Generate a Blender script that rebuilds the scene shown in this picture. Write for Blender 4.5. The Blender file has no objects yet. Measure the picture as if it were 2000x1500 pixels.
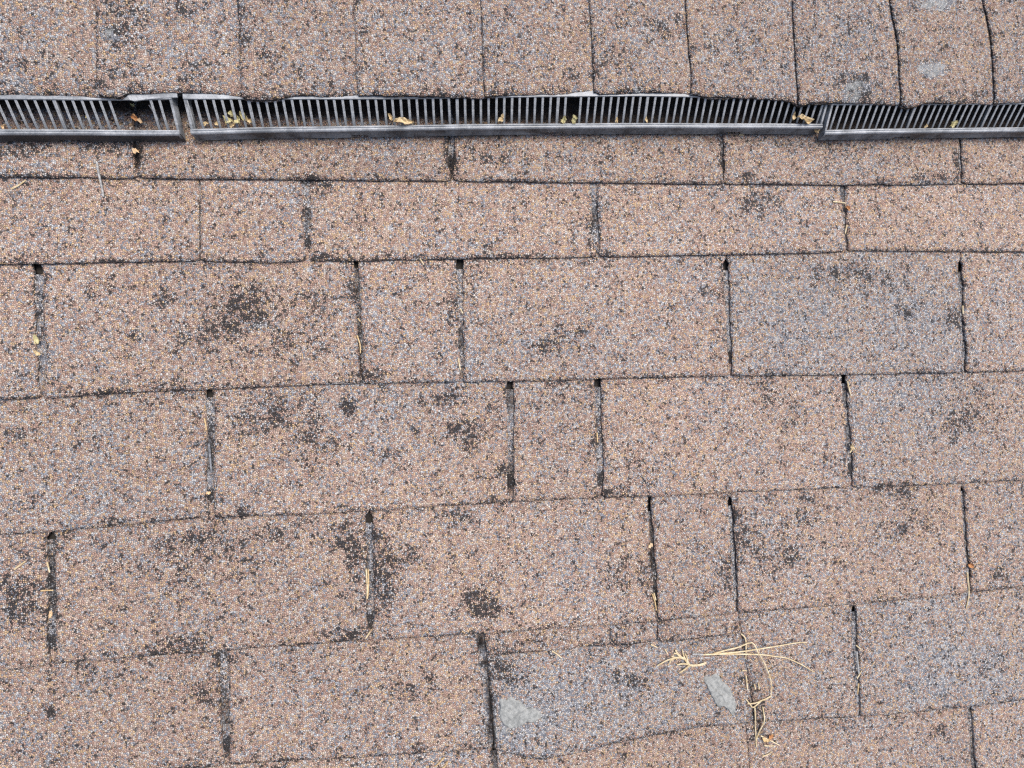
import bpy, math, random
import numpy as np
from mathutils import Matrix, Vector

# ------------------------------------------------------------------ camera, light, exposure
C = bpy.context.scene.collection
scn = bpy.context.scene
PITCH = math.radians(18.4)
F, ROT_A, ROT_B, ROT_C, DIST = 900.0, -0.0002, -0.1018, -0.0298, 495.6
LIFT = Vector((0, 0, 4.0))
ROOF_M = Matrix.Translation(LIFT) @ Matrix.Rotation(PITCH, 4, 'X')     # roof frame (u right, v upslope, h out) -> world


def cam_rot():
    a, b, c = ROT_A, ROT_B, ROT_C
    return Matrix.Rotation(c, 3, 'Z') @ Matrix.Rotation(a, 3, 'X') @ Matrix.Rotation(b, 3, 'Y')


RC = cam_rot()
cam_d = bpy.data.cameras.new('camera')
cam = bpy.data.objects.new('camera', cam_d)
C.objects.link(cam)
cam_d.sensor_fit = 'HORIZONTAL'
cam_d.sensor_width = 36
cam_d.lens = 36 * F / 2000
cam_d.clip_start = 0.01
cam_d.clip_end = 200
cam.matrix_world = ROOF_M @ Matrix.Translation((0, 0, DIST / 1000)) @ RC.to_4x4()
scn.camera = cam

# light: pale bright overcast, broad sun glow from upslope and the right
SUN_LOCAL = Vector((0.34, 0.42, 1.0)).normalized()
sun_dir = (ROOF_M.to_3x3() @ SUN_LOCAL).normalized()
elev = math.asin(sun_dir.z)
azim = math.atan2(sun_dir.x, sun_dir.y)
w = bpy.data.worlds.new('World')
scn.world = w
w.use_nodes = True
nt = w.node_tree
bg = nt.nodes['Background']
sky = nt.nodes.new('ShaderNodeTexSky')
sky.sky_type = 'NISHITA'
sky.sun_disc = False
sky.sun_elevation = elev
sky.sun_rotation = azim
sky.air_density = 1.0
sky.dust_density = 4.0
sky.ozone_density = 1.0
nt.links.new(sky.outputs[0], bg.inputs['Color'])
bg.inputs['Strength'].default_value = 0.10
sd = bpy.data.lights.new('sun', 'SUN')
sd.energy = 1.5
sd.angle = math.radians(30)
sd.color = (1.0, 0.93, 0.84)
sun = bpy.data.objects.new('sun', sd)
C.objects.link(sun)
sun.rotation_euler = sun_dir.to_track_quat('Z', 'Y').to_euler()
sun.location = LIFT + Vector((0, 0, 6))

scn.view_settings.view_transform = 'Standard'
scn.view_settings.look = 'None'
scn.view_settings.exposure = 0.93
scn.view_settings.gamma = 1
scn.view_settings.use_curve_mapping = False
scn.cycles.use_denoising = False
scn.cycles.filter_width = 1.3
scn.cycles.max_bounces = 6

rng = np.random.default_rng(7)
random.seed(7)


# ------------------------------------------------------------------ pixel of the photo -> point at height h over the roof plane (mm)
def at(x, y, h=8.0):
    d = RC @ Vector(((x - 1000) / F, -(y - 750) / F, -1))
    k = (DIST - h) / (-d.z)
    return np.array([d.x * k, d.y * k, h])


def vnoise(u, v, cell, seed=0):
    """smooth value noise, 0..1, on arrays of mm"""
    u = np.asarray(u, float) / cell + 100.0
    v = np.asarray(v, float) / cell + 100.0
    iu, iv = np.floor(u).astype(np.int64), np.floor(v).astype(np.int64)
    fu, fv = u - iu, v - iv
    fu, fv = fu * fu * (3 - 2 * fu), fv * fv * (3 - 2 * fv)

    def hsh(a, b):
        n = (a * 374761393 + b * 668265263 + seed * 1442695041) & 0x7fffffff
        n = ((n ^ (n >> 13)) * 1274126177) & 0x7fffffff
        n = (n ^ (n >> 16)) & 0xffff
        return n / 65535.0
    a = hsh(iu, iv) * (1 - fu) + hsh(iu + 1, iv) * fu
    b = hsh(iu, iv + 1) * (1 - fu) + hsh(iu + 1, iv + 1) * fu
    return a * (1 - fv) + b * fv


# ------------------------------------------------------------------ object helpers
def props(o, label=None, cat=None, group=None, kind=None):
    if label: o['label'] = label
    if cat: o['category'] = cat
    if group: o['group'] = group
    if kind: o['kind'] = kind
    return o


def place(o, parent, origin):
    """origin in mm, roof frame"""
    o['_org'] = [float(t) for t in origin]
    org = Vector(origin) / 1000
    C.objects.link(o)
    if parent is None:
        o.matrix_world = ROOF_M @ Matrix.Translation(org)
    else:
        o.parent = parent
        o.location = org - Vector(parent['_org']) / 1000
    return o


def empty(name, origin, parent=None):
    o = bpy.data.objects.new(name, None)
    o.empty_display_size = 0.02
    return place(o, parent, origin)


def build(name, verts, faces, mat, parent=None, origin=None, uv=None, col=None, smooth=False):
    verts = np.asarray(verts, float)
    if origin is None:
        origin = (verts.min(0) + verts.max(0)) / 2
    origin = np.asarray(origin, float)
    me = bpy.data.meshes.new(name)
    me.from_pydata(((verts - origin) / 1000).tolist(), [], faces)
    if uv is not None:
        li = np.empty(len(me.loops), dtype=np.int32)
        me.loops.foreach_get('vertex_index', li)
        l = me.uv_layers.new(name='UVMap')
        l.data.foreach_set('uv', (np.asarray(uv)[li] / 1000).astype(np.float32).ravel())
    if col is not None:
        a = me.attributes.new('wear_shade', 'FLOAT_COLOR', 'POINT')
        a.data.foreach_set('color', np.asarray(col, np.float32).ravel())
    me.materials.append(mat)
    if smooth:
        me.polygons.foreach_set('use_smooth', [True] * len(me.polygons))
    me.update()
    o = bpy.data.objects.new(name, me)
    place(o, parent, origin)
    return o


class Geo:
    def __init__(s):
        s.v, s.f = [], []

    def add(s, verts, faces):
        b = len(s.v)
        s.v += [tuple(map(float, p)) for p in verts]
        s.f += [tuple(b + i for i in f) for f in faces]

    def loft(s, rings, closed=True, caps=True):
        """rings: list of equally long point lists"""
        n = len(rings[0]); b = len(s.v)
        for r in rings: s.v += [tuple(map(float, p)) for p in r]
        m = n if closed else n - 1
        for i in range(len(rings) - 1):
            for j in range(m):
                k = (j + 1) % n
                s.f.append((b + i * n + j, b + i * n + k, b + (i + 1) * n + k, b + (i + 1) * n + j))
        if caps and closed:
            s.f.append(tuple(b + j for j in range(n))[::-1])
            s.f.append(tuple(b + (len(rings) - 1) * n + j for j in range(n)))

    def tube(s, pts, r0, r1=None, n=6, flat=1.0):
        pts = [np.asarray(p, float) for p in pts]
        r1 = r0 if r1 is None else r1
        rings = []
        for i, p in enumerate(pts):
            d = pts[min(i + 1, len(pts) - 1)] - pts[max(i - 1, 0)]
            d /= np.linalg.norm(d) + 1e-9
            side = np.cross(d, (0, 0, 1)); side /= np.linalg.norm(side) + 1e-9
            up = np.cross(side, d)
            r = r0 + (r1 - r0) * i / max(1, len(pts) - 1)
            rings.append([p + side * r * math.cos(2 * math.pi * k / n) + up * r * flat * math.sin(2 * math.pi * k / n) for k in range(n)])
        s.loft(rings)

    def build(s, name, mat, parent=None, origin=None, smooth=False):
        return build(name, s.v, s.f, mat, parent, origin, smooth=smooth)


# ------------------------------------------------------------------ materials
class NT:
    def __init__(s, name):
        s.m = bpy.data.materials.new(name)
        s.m.use_nodes = True
        s.t = s.m.node_tree
        s.bsdf = s.t.nodes['Principled BSDF']

    def n(s, typ, **kw):
        x = s.t.nodes.new(typ)
        for k, v in kw.items(): setattr(x, k, v)
        return x

    def put(s, sock, val):
        if isinstance(val, bpy.types.NodeSocket): s.t.links.new(val, sock)
        elif val is not None:
            if sock.type == 'RGBA' and not isinstance(val, (int, float)): sock.default_value = (*val[:3], 1)
            else: sock.default_value = val

    def math(s, op, a, b=None, c=None, clamp=False):
        x = s.n('ShaderNodeMath', operation=op, use_clamp=clamp)
        for i, t in enumerate((a, b, c)):
            if t is not None: s.put(x.inputs[i], t)
        return x.outputs[0]

    def mix(s, fac, a, b, blend='MIX'):
        x = s.n('ShaderNodeMix', data_type='RGBA', blend_type=blend)
        s.put(x.inputs[0], fac); s.put(x.inputs[6], a); s.put(x.inputs[7], b)
        return x.outputs[2]

    def noise(s, vec, scale, detail=3, rough=0.55, dims='3D'):
        x = s.n('ShaderNodeTexNoise', noise_dimensions=dims)
        s.put(x.inputs['Vector'], vec)
        x.inputs['Scale'].default_value = scale; x.inputs['Detail'].default_value = detail; x.inputs['Roughness'].default_value = rough
        return x.outputs['Fac']

    def ramp(s, fac, stops, mode='LINEAR'):
        x = s.n('ShaderNodeValToRGB'); r = x.color_ramp; r.interpolation = mode
        while len(r.elements) > 1: r.elements.remove(r.elements[-1])
        r.elements[0].position = stops[0][0]; r.elements[0].color = (*stops[0][1], 1)
        for p, c in stops[1:]:
            e = r.elements.new(p); e.color = (*c, 1)
        s.put(x.inputs[0], fac)
        return x.outputs[0]

    def step(s, val, lo, hi):
        x = s.n('ShaderNodeMapRange', interpolation_type='SMOOTHSTEP')
        s.put(x.inputs[0], val); s.put(x.inputs[1], lo); s.put(x.inputs[2], hi)
        return x.outputs[0]

    def bump(s, h, dist, strength=1.0):
        x = s.n('ShaderNodeBump'); x.inputs['Strength'].default_value = strength; x.inputs['Distance'].default_value = dist
        s.put(x.inputs['Height'], h); s.put(s.bsdf.inputs['Normal'], x.outputs[0])


def granule_material():
    g = NT('asphalt_granules')
    uv = g.n('ShaderNodeTexCoord').outputs['UV']
    at_ = g.n('ShaderNodeAttribute', attribute_name='wear_shade')
    sep = g.n('ShaderNodeSeparateColor'); g.put(sep.inputs[0], at_.outputs['Color'])
    wear_shade, grey, dirt, tone = sep.outputs[0], sep.outputs[1], sep.outputs[2], at_.outputs['Alpha']
    S = GRAN
    vo = g.n('ShaderNodeTexVoronoi', voronoi_dimensions='2D'); g.put(vo.inputs['Vector'], uv); vo.inputs['Scale'].default_value = S
    ve = g.n('ShaderNodeTexVoronoi', voronoi_dimensions='2D', feature='DISTANCE_TO_EDGE'); g.put(ve.inputs['Vector'], uv); ve.inputs['Scale'].default_value = S
    rs = g.n('ShaderNodeSeparateColor'); g.put(rs.inputs[0], vo.outputs['Color'])
    r1, r2, r3 = rs.outputs[0], rs.outputs[1], rs.outputs[2]
    d = ve.outputs['Distance']
    n_mid = g.noise(uv, 75, 5, 0.65, '2D')
    n_low = g.noise(uv, 9, 3, 0.5, '2D')
    n_hi = g.noise(uv, 230, 3, 0.7, '2D')
    # how bare and black the spot is
    wv = g.math('ADD', g.math('MULTIPLY', wear_shade, 1.0), 0.02)
    nn = g.math('ADD', g.math('MULTIPLY', n_mid, 1.0), g.math('MULTIPLY', n_hi, 1.0))
    wv = g.math('ADD', wv, g.math('MULTIPLY', g.math('SUBTRACT', nn, 1.0), 1.5), clamp=True)
    warm = g.ramp(r1, [(0, (.44, .29, .23)), (.20, (.53, .375, .30)), (.38, (.61, .475, .385)), (.52, (.60, .42, .25)), (.61, (.33, .215, .17)),
                       (.70, (.60, .54, .48)), (.79, (.34, .34, .37)), (.87, (.45, .345, .30)), (.96, (.20, .18, .18))], 'CONSTANT')
    cool = g.ramp(r1, [(0, (.27, .28, .31)), (.22, (.42, .43, .45)), (.46, (.23, .24, .27)), (.56, (.42, .34, .30)), (.70, (.55, .54, .53)), (.86, (.17, .18, .21)), (.92, (.50, .41, .34))], 'CONSTANT')
    gfac = g.math('ADD', g.math('ADD', grey, g.math('MULTIPLY', g.math('SUBTRACT', n_low, .5), .7)), .16)
    pick = g.math('LESS_THAN', r3, gfac)
    col = g.mix(pick, warm, cool)
    yel = g.math('LESS_THAN', g.math('ADD', r2, g.math('MULTIPLY', n_low, .5)), .36)
    col = g.mix(g.math('MULTIPLY', yel, .42), col, (.62, .45, .27))
    # black, bared granules in the worn spots
    blk = g.math('LESS_THAN', r2, g.math('MULTIPLY', g.math('POWER', g.math('MINIMUM', wv, .93), 1.15), 0.92))
    col = g.mix(g.math('MULTIPLY', blk, .88), col, (.022, .027, .034))
    # asphalt between granules
    lo = g.math('MULTIPLY', wv, 0.10)
    hi = g.math('ADD', g.math('MULTIPLY', wv, 0.24), 0.10)
    cv = g.step(d, lo, hi)
    col = g.mix(cv, (.030, .026, .025), col)
    vcol = g.mix(1.0, col, g.math('ADD', tone, 0.0), 'MULTIPLY')
    bloom = g.math('MULTIPLY', g.step(grey, .78, 1.0), g.step(n_mid, .40, .55))
    vcol = g.mix(g.math('MULTIPLY', bloom, .45), vcol, (.44, .46, .45))
    dcol = g.mix(g.step(r3, .6, .9), (.006, .0045, .004), (.034, .022, .017))
    fin = g.mix(g.math('MULTIPLY', dirt, g.step(g.math('ADD', n_hi, dirt), .35, .75)), vcol, dcol)
    g.put(g.bsdf.inputs['Base Color'], fin)
    g.bsdf.inputs['Roughness'].default_value = .82
    g.bsdf.inputs['Specular IOR Level'].default_value = .3
    hgt = g.math('MULTIPLY', g.step(d, 0.0, .40), g.math('ADD', g.math('MULTIPLY', r3, .7), .5))
    g.bump(hgt, 0.0009, 0.9)
    return g.m


def plastic_material(name, base, dusty, dust_amt, rough):
    g = NT(name)
    tc = g.n('ShaderNodeTexCoord').outputs['Object']
    mp = g.n('ShaderNodeMapping'); g.put(mp.inputs[0], tc); mp.inputs['Scale'].default_value = (1, 1, 1)
    n1 = g.noise(tc, 60, 5, .65); n2 = g.noise(tc, 600, 3, .6)
    mp.inputs['Rotation'].default_value = (0, 0, .9); mp.inputs['Scale'].default_value = (14, 90, 60)
    n3 = g.noise(mp.outputs[0], 1.0, 3, .6)
    f = g.math('ADD', g.math('MULTIPLY', n1, .5), g.math('ADD', g.math('MULTIPLY', n2, .3), g.math('MULTIPLY', n3, .5)))
    f = g.step(f, .50, .85)
    col = g.mix(g.math('MULTIPLY', f, dust_amt), base, dusty)
    sp = g.step(n2, .60, .70)
    col = g.mix(g.math('MULTIPLY', sp, .45), col, (.05, .045, .04))
    g.put(g.bsdf.inputs['Base Color'], col)
    g.put(g.bsdf.inputs['Roughness'], g.math('ADD', g.math('MULTIPLY', f, .25), rough))
    g.bump(n2, .0002, .5)
    return g.m


def simple_material(name, c1, c2, scale, rough=.8, bump=.0002):
    g = NT(name)
    tc = g.n('ShaderNodeTexCoord').outputs['Object']
    n1 = g.noise(tc, scale, 5, .65)
    g.put(g.bsdf.inputs['Base Color'], g.mix(g.step(n1, .35, .65), c1, c2))
    g.bsdf.inputs['Roughness'].default_value = rough
    g.bump(g.noise(tc, scale * 3, 3, .6), bump, .8)
    return g.m


GRAN = 550.0
M_GRAN = granule_material()
M_SLAT = plastic_material('weathered_grey_plastic', (.10, .11, .12), (.42, .44, .46), 1.0, .45)
M_BEAD = plastic_material('pale_lit_plastic', (.18, .195, .21), (.54, .565, .59), 1.0, .4)  # same plastic as the face, paled to carry light on upper edges
M_FACE = plastic_material('shaded_scuffed_plastic', (.03, .032, .036), (.34, .36, .38), .8, .38)  # same plastic as the bead, darkened for the side turned from light
M_FACED = plastic_material('black_shaded_plastic', (.018, .018, .02), (.06, .06, .065), .8, .45)  # cleaner, blacker face with its shade in the colour as well
M_EDGE = simple_material('asphalt_mat_edge', (.018, .017, .017), (.06, .055, .05), 700, .9)
M_DECK = simple_material('dark_underlayment', (.015, .013, .012), (.03, .026, .022), 300, .95)
M_SEAL = simple_material('grey_roof_sealant', (.20, .208, .20), (.34, .35, .335), 220, .7, .0006)
M_STRAW = simple_material('dry_straw', (.50, .38, .20), (.74, .63, .42), 120, .6)
M_STRAWD = simple_material('brown_dry_stalk', (.45, .30, .14), (.62, .46, .24), 300, .6)
M_LEAF = simple_material('dry_tan_leaf', (.46, .35, .19), (.66, .53, .32), 200, .65, .0005)
M_LEAFG = simple_material('faded_green_leaf', (.38, .35, .17), (.56, .50, .28), 200, .65, .0005)
M_ORANGE = simple_material('rusty_leaf_scrap', (.40, .17, .06), (.60, .32, .14), 300, .7, .0005)
M_STICK = simple_material('grey_weathered_twig', (.20, .20, .20), (.42, .42, .41), 400, .7)
M_DARKST = simple_material('dark_shiny_stalk', (.05, .055, .06), (.22, .23, .25), 400, .35)
M_TAN = simple_material('wood_chip', (.60, .42, .24), (.74, .56, .36), 300, .7)

# ------------------------------------------------------------------ worn spots read off the photo (x, y, rx, ry, strength)
BLACK = [(480,590,60,36,.55),(440,640,80,55,.30),(560,670,60,40,.28),(620,600,50,60,.2),(365,660,40,30,.2),(262,648,16,12,.7),(500,605,20,30,.35),
 (1095,640,16,22,.55),(1082,675,38,18,.5),(1140,640,16,16,.35),(688,570,10,24,.6),(885,595,18,34,.4),(1395,560,26,30,.28),(1410,640,15,26,.5),(1390,690,20,18,.2),
 (1860,628,22,18,.6),(1780,605,30,20,.25),(1700,545,85,36,.25),(1620,528,40,18,.25),(725,735,30,18,.5),(325,585,40,25,.25),(195,560,30,30,.2),
 (625,365,24,16,.45),(700,435,25,22,.18),(1480,395,45,28,.35),(1185,500,22,14,.45),(1190,400,12,14,.4),(1150,460,12,40,.3),(640,500,40,6,.4),(950,495,30,15,.25),
 (530,815,34,26,.5),(680,795,17,16,.95),(600,820,36,40,.3),(620,880,50,40,.25),(740,785,20,12,.35),(905,838,36,26,.5),(918,862,18,20,.5),(862,778,50,14,.4),(975,920,14,14,.75),
 (768,890,26,10,.4),(810,845,12,12,.5),(500,815,70,45,.22),(560,855,18,22,.45),(1245,905,26,22,.38),(1262,938,28,18,.35),(1500,770,26,26,.4),(1545,815,30,26,.25),(30,848,34,20,.35),(180,858,12,20,.6),
 (350,752,60,14,.4),(215,768,30,10,.5),(1095,772,28,22,.3),(1158,862,12,14,.45),(1205,960,34,9,.6),(1745,948,30,10,.55),(1900,800,60,60,.22),(1870,840,30,30,.25),(1640,920,20,20,.1),
 (970,805,14,30,.3),(430,1012,14,10,.8),(475,1000,14,12,.7),(70,1090,30,25,.2),
 (700,1058,60,46,.35),(742,1140,40,44,.62),(690,1105,12,30,.6),(790,1092,50,20,.42),(888,1012,38,18,.42),(932,1172,30,22,.85),(962,1190,40,16,.5),(935,1200,20,10,.6),(975,1120,14,24,.3),
 (375,1065,55,40,.3),(335,1120,60,60,.2),(45,1148,40,20,.6),(45,1192,44,24,.7),(12,1140,24,18,.5),(80,1225,26,18,.3),(340,1262,55,16,.5),(213,1277,14,9,.7),(380,1258,22,14,.4),(235,1110,16,16,.45),
 (680,1236,54,14,.5),(480,1085,80,44,.18),(560,1045,60,30,.2),(1225,1118,50,36,.3),(1245,1140,26,14,.42),(1500,1075,90,60,.22),(1535,1088,22,22,.42),(1420,1128,10,28,.5),(1370,1162,30,14,.35),
 (1572,1012,32,16,.35),(1580,975,30,12,.4),(1760,960,50,18,.3),(1790,1020,60,40,.25),(1775,1035,10,12,.6),(1960,1130,26,22,.42),(1452,1048,14,16,.75),(1440,1010,8,14,.5),(1640,1105,14,14,.2),
 (220,1020,24,12,.5),(280,1050,12,12,.6),(120,1050,22,14,.3),
 (172,1318,18,18,.45),(395,1365,34,26,.45),(98,1392,14,12,.55),(842,1338,12,22,.6),(800,1350,40,18,.4),(700,1355,12,10,.5),(980,1312,40,36,.5),(960,1290,20,16,.4),(1000,1330,16,10,.5),(1187,1300,14,14,.55),(1242,1338,28,18,.6),(1200,1325,14,14,.4),
 (1190,1268,60,12,.3),(1010,1258,60,10,.3),(420,1290,14,14,.6),(1480,1390,16,50,.3),(1843,1430,9,12,.7),(1925,1300,30,26,.2),(545,1492,22,10,.5),(820,1466,14,10,.4),(110,1490,12,8,.6),(1640,1370,12,10,.4),
 (960,300,70,26,.2),(30,290,60,22,.4),(190,285,60,14,.4),(268,300,14,40,.5),(1820,345,38,10,.7),(882,300,14,46,.6),(1145,300,80,26,.14),(1640,288,60,12,.25),(1520,280,100,10,.2),(600,345,20,10,.5),
 (1412,290,10,30,.4),(1870,320,10,30,.35),(1462,345,18,10,.6),(90,345,50,10,.25)]
CAPBLACK = [(240,40,44,70,.42),(232,130,36,30,.4),(60,120,60,20,.2),(190,160,30,16,.4),(525,106,28,10,.6),(375,150,40,24,.35),(480,60,24,40,.25),(1290,45,26,14,.6),(1300,70,18,14,.45),(1190,120,36,18,.45),(1130,140,26,18,.45),
 (1230,28,30,24,.2),(1680,160,44,26,.5),(1690,180,30,14,.5),(1845,88,18,10,.7),(1700,60,60,60,.16),(350,20,30,20,.4),(545,150,60,30,.1),(980,100,60,60,.12),(1900,180,50,14,.3),(1450,90,60,50,.12),(130,60,60,50,-.1)]
GREY = [(500,636,26,12,.9),(895,857,12,9,1.),(760,1150,30,26,.4),(1700,600,200,80,.22),(1830,358,44,6,1.),(1900,1300,150,80,.25),(1100,1400,250,80,.22),(990,1420,90,50,.3),(1780,800,120,70,.15),(1180,400,14,12,.7),(200,700,90,90,.1),
        (705,748,60,4,.9),(930,745,60,4,.6),(1680,742,200,5,.4),(560,503,60,5,.6),(230,1255,12,14,.6),(1165,420,10,60,.5)]
CAPGREY = [(1666,182,14,24,2.2),(1694,170,20,14,1.2),(1820,135,26,14,1.6),(1830,6,40,14,1.7),(215,70,20,20,.6),(38,162,18,20,.7),(1250,178,10,14,1.),(1000,100,900,80,.06),(1640,90,80,90,.16),(1420,90,60,90,.16),(800,90,150,80,.1)]
DIRT = [(948,1300,5,40,.9),(955,1350,5,50,1.),(960,1400,5,60,1.),(962,1450,5,50,1.),(939,1255,6,20,.9),(270,298,10,20,.8),(1478,1375,16,60,.24),(1490,1440,14,30,.28),(702,650,6,100,.5),(1274,1085,5,80,.8),(1183,965,14,12,.2),(880,300,7,40,.4)]


def blobs(lst, h):
    out = []
    for x, y, rx, ry, s in lst:
        p = at(x, y, h); q = at(x + rx, y, h); r = at(x, y + ry, h)
        out.append((p[0], p[1], np.hypot(*(q - p)[:2]), np.hypot(*(r - p)[:2]), s))
    return out


def field(lst, u, v, top=.62):
    t = np.zeros_like(u, dtype=float)
    for a, b, ru, rv, s in lst:
        m = (np.abs(u - a) < 2.2 * ru) & (np.abs(v - b) < 2.2 * rv)
        if m.any():
            e = np.exp(-1.1 * (((u[m] - a) / ru) ** 2 + ((v[m] - b) / rv) ** 2) ** 1.3)
            t[m] += s * e
    return np.minimum(t * (.25 + 1.5 * vnoise(u, v, 6.5, 77)) * (.4 + 1.2 * vnoise(u, v, 16, 78)), top)


BLK, GRY, DRT = blobs(BLACK, 8), blobs(GREY, 8), blobs(DIRT, 8)
CBLK, CGRY = blobs(CAPBLACK, 36), blobs(CAPGREY, 36)

# ------------------------------------------------------------------ roof: courses of shingles
T = 2.6
butt_px = [
 [(0,344),(265,346),(500,349),(875,352),(1165,355),(1415,358),(1655,360),(1880,358),(2000,357)],
 [(0,515),(200,512),(388,508),(500,511),(690,508),(1000,503),(1170,501),(1400,497),(1500,496),(1655,490),(1800,489),(2000,491)],
 [(0,780),(110,776),(230,768),(400,760),(500,756),(700,749),(1000,745),(1170,740),(1425,735),(1655,732),(1890,727),(2000,724)],
 [(0,1045),(90,1040),(250,1026),(400,1012),(560,1007),(700,1000),(860,990),(1000,981),(1170,972),(1300,970),(1435,963),(1665,953),(1890,945),(2000,938)],
 [(0,1312),(100,1300),(250,1287),(400,1275),(560,1262),(700,1253),(935,1240),(1000,1236),(1080,1229),(1150,1223),(1267,1217),(1341,1209),(1443,1200),(1560,1190),(1680,1182),(1850,1164),(2000,1148)],
 [(0,1535),(500,1492),(700,1482),(850,1471),(950,1466),(1060,1487),(1149,1470),(1195,1457),(1333,1428),(1480,1413),(1560,1408),(1680,1403),(1885,1385),(2000,1370)],
]
butts = []
for L in butt_px:
    P = np.array([at(x, y, 9) for x, y in L])
    # beyond the frame the lines run on straight
    s0 = (P[2, 1] - P[0, 1]) / (P[2, 0] - P[0, 0]); s1 = (P[-1, 1] - P[-3, 1]) / (P[-1, 0] - P[-3, 0])
    s0 = max(-.03, min(.03, s0)) * .3; s1 = max(-.03, min(.03, s1)) * .3
    P = np.vstack([[P[0, 0] - 1500, P[0, 1] - 1500 * s0, 9], P, [P[-1, 0] + 1500, P[-1, 1] + 1500 * s1, 9]])
    butts.append(P[:, :2])
U0, U1 = -1150.0, 1300.0
for k in range(7):                                              # courses below the frame
    b = np.array([[U0 - 400, butts[5][0, 1] - 135 * (k + 1)], [U1 + 400, butts[5][-1, 1] - 132 * (k + 1)]])
    b[:, 1] += (0, 0)
    butts.append(b)
V_TOP = 346.0                                                   # butt line hidden under the vent


def butt(k, u):
    if k < 0: return np.full_like(np.asarray(u, float), V_TOP)
    b = butts[k]
    return np.interp(u, b[:, 0], b[:, 1])


def surf(u, v):
    """height of the shingle surface at a point"""
    for k in range(len(butts)):
        if v > butt(k, u):
            t = (v - butt(k, u)) / (butt(k - 1, u) - butt(k, u))
            return T * (3 - min(1.6, t))
    return 3 * T


roof = empty('roof', (0, 0, 0)); props(roof, 'brown asphalt shingle roof slope below the ridge', kind='structure')


def line(x0, y0, x1, y1):
    p, q = at(x0, y0, 9), at(x1, y1, 9)
    return (p[0], p[1], q[0], q[1])


def u_on(l, v):
    u0, v0, u1, v1 = l
    return u0 + (u1 - u0) * (v - v0) / (v1 - v0)


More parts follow.
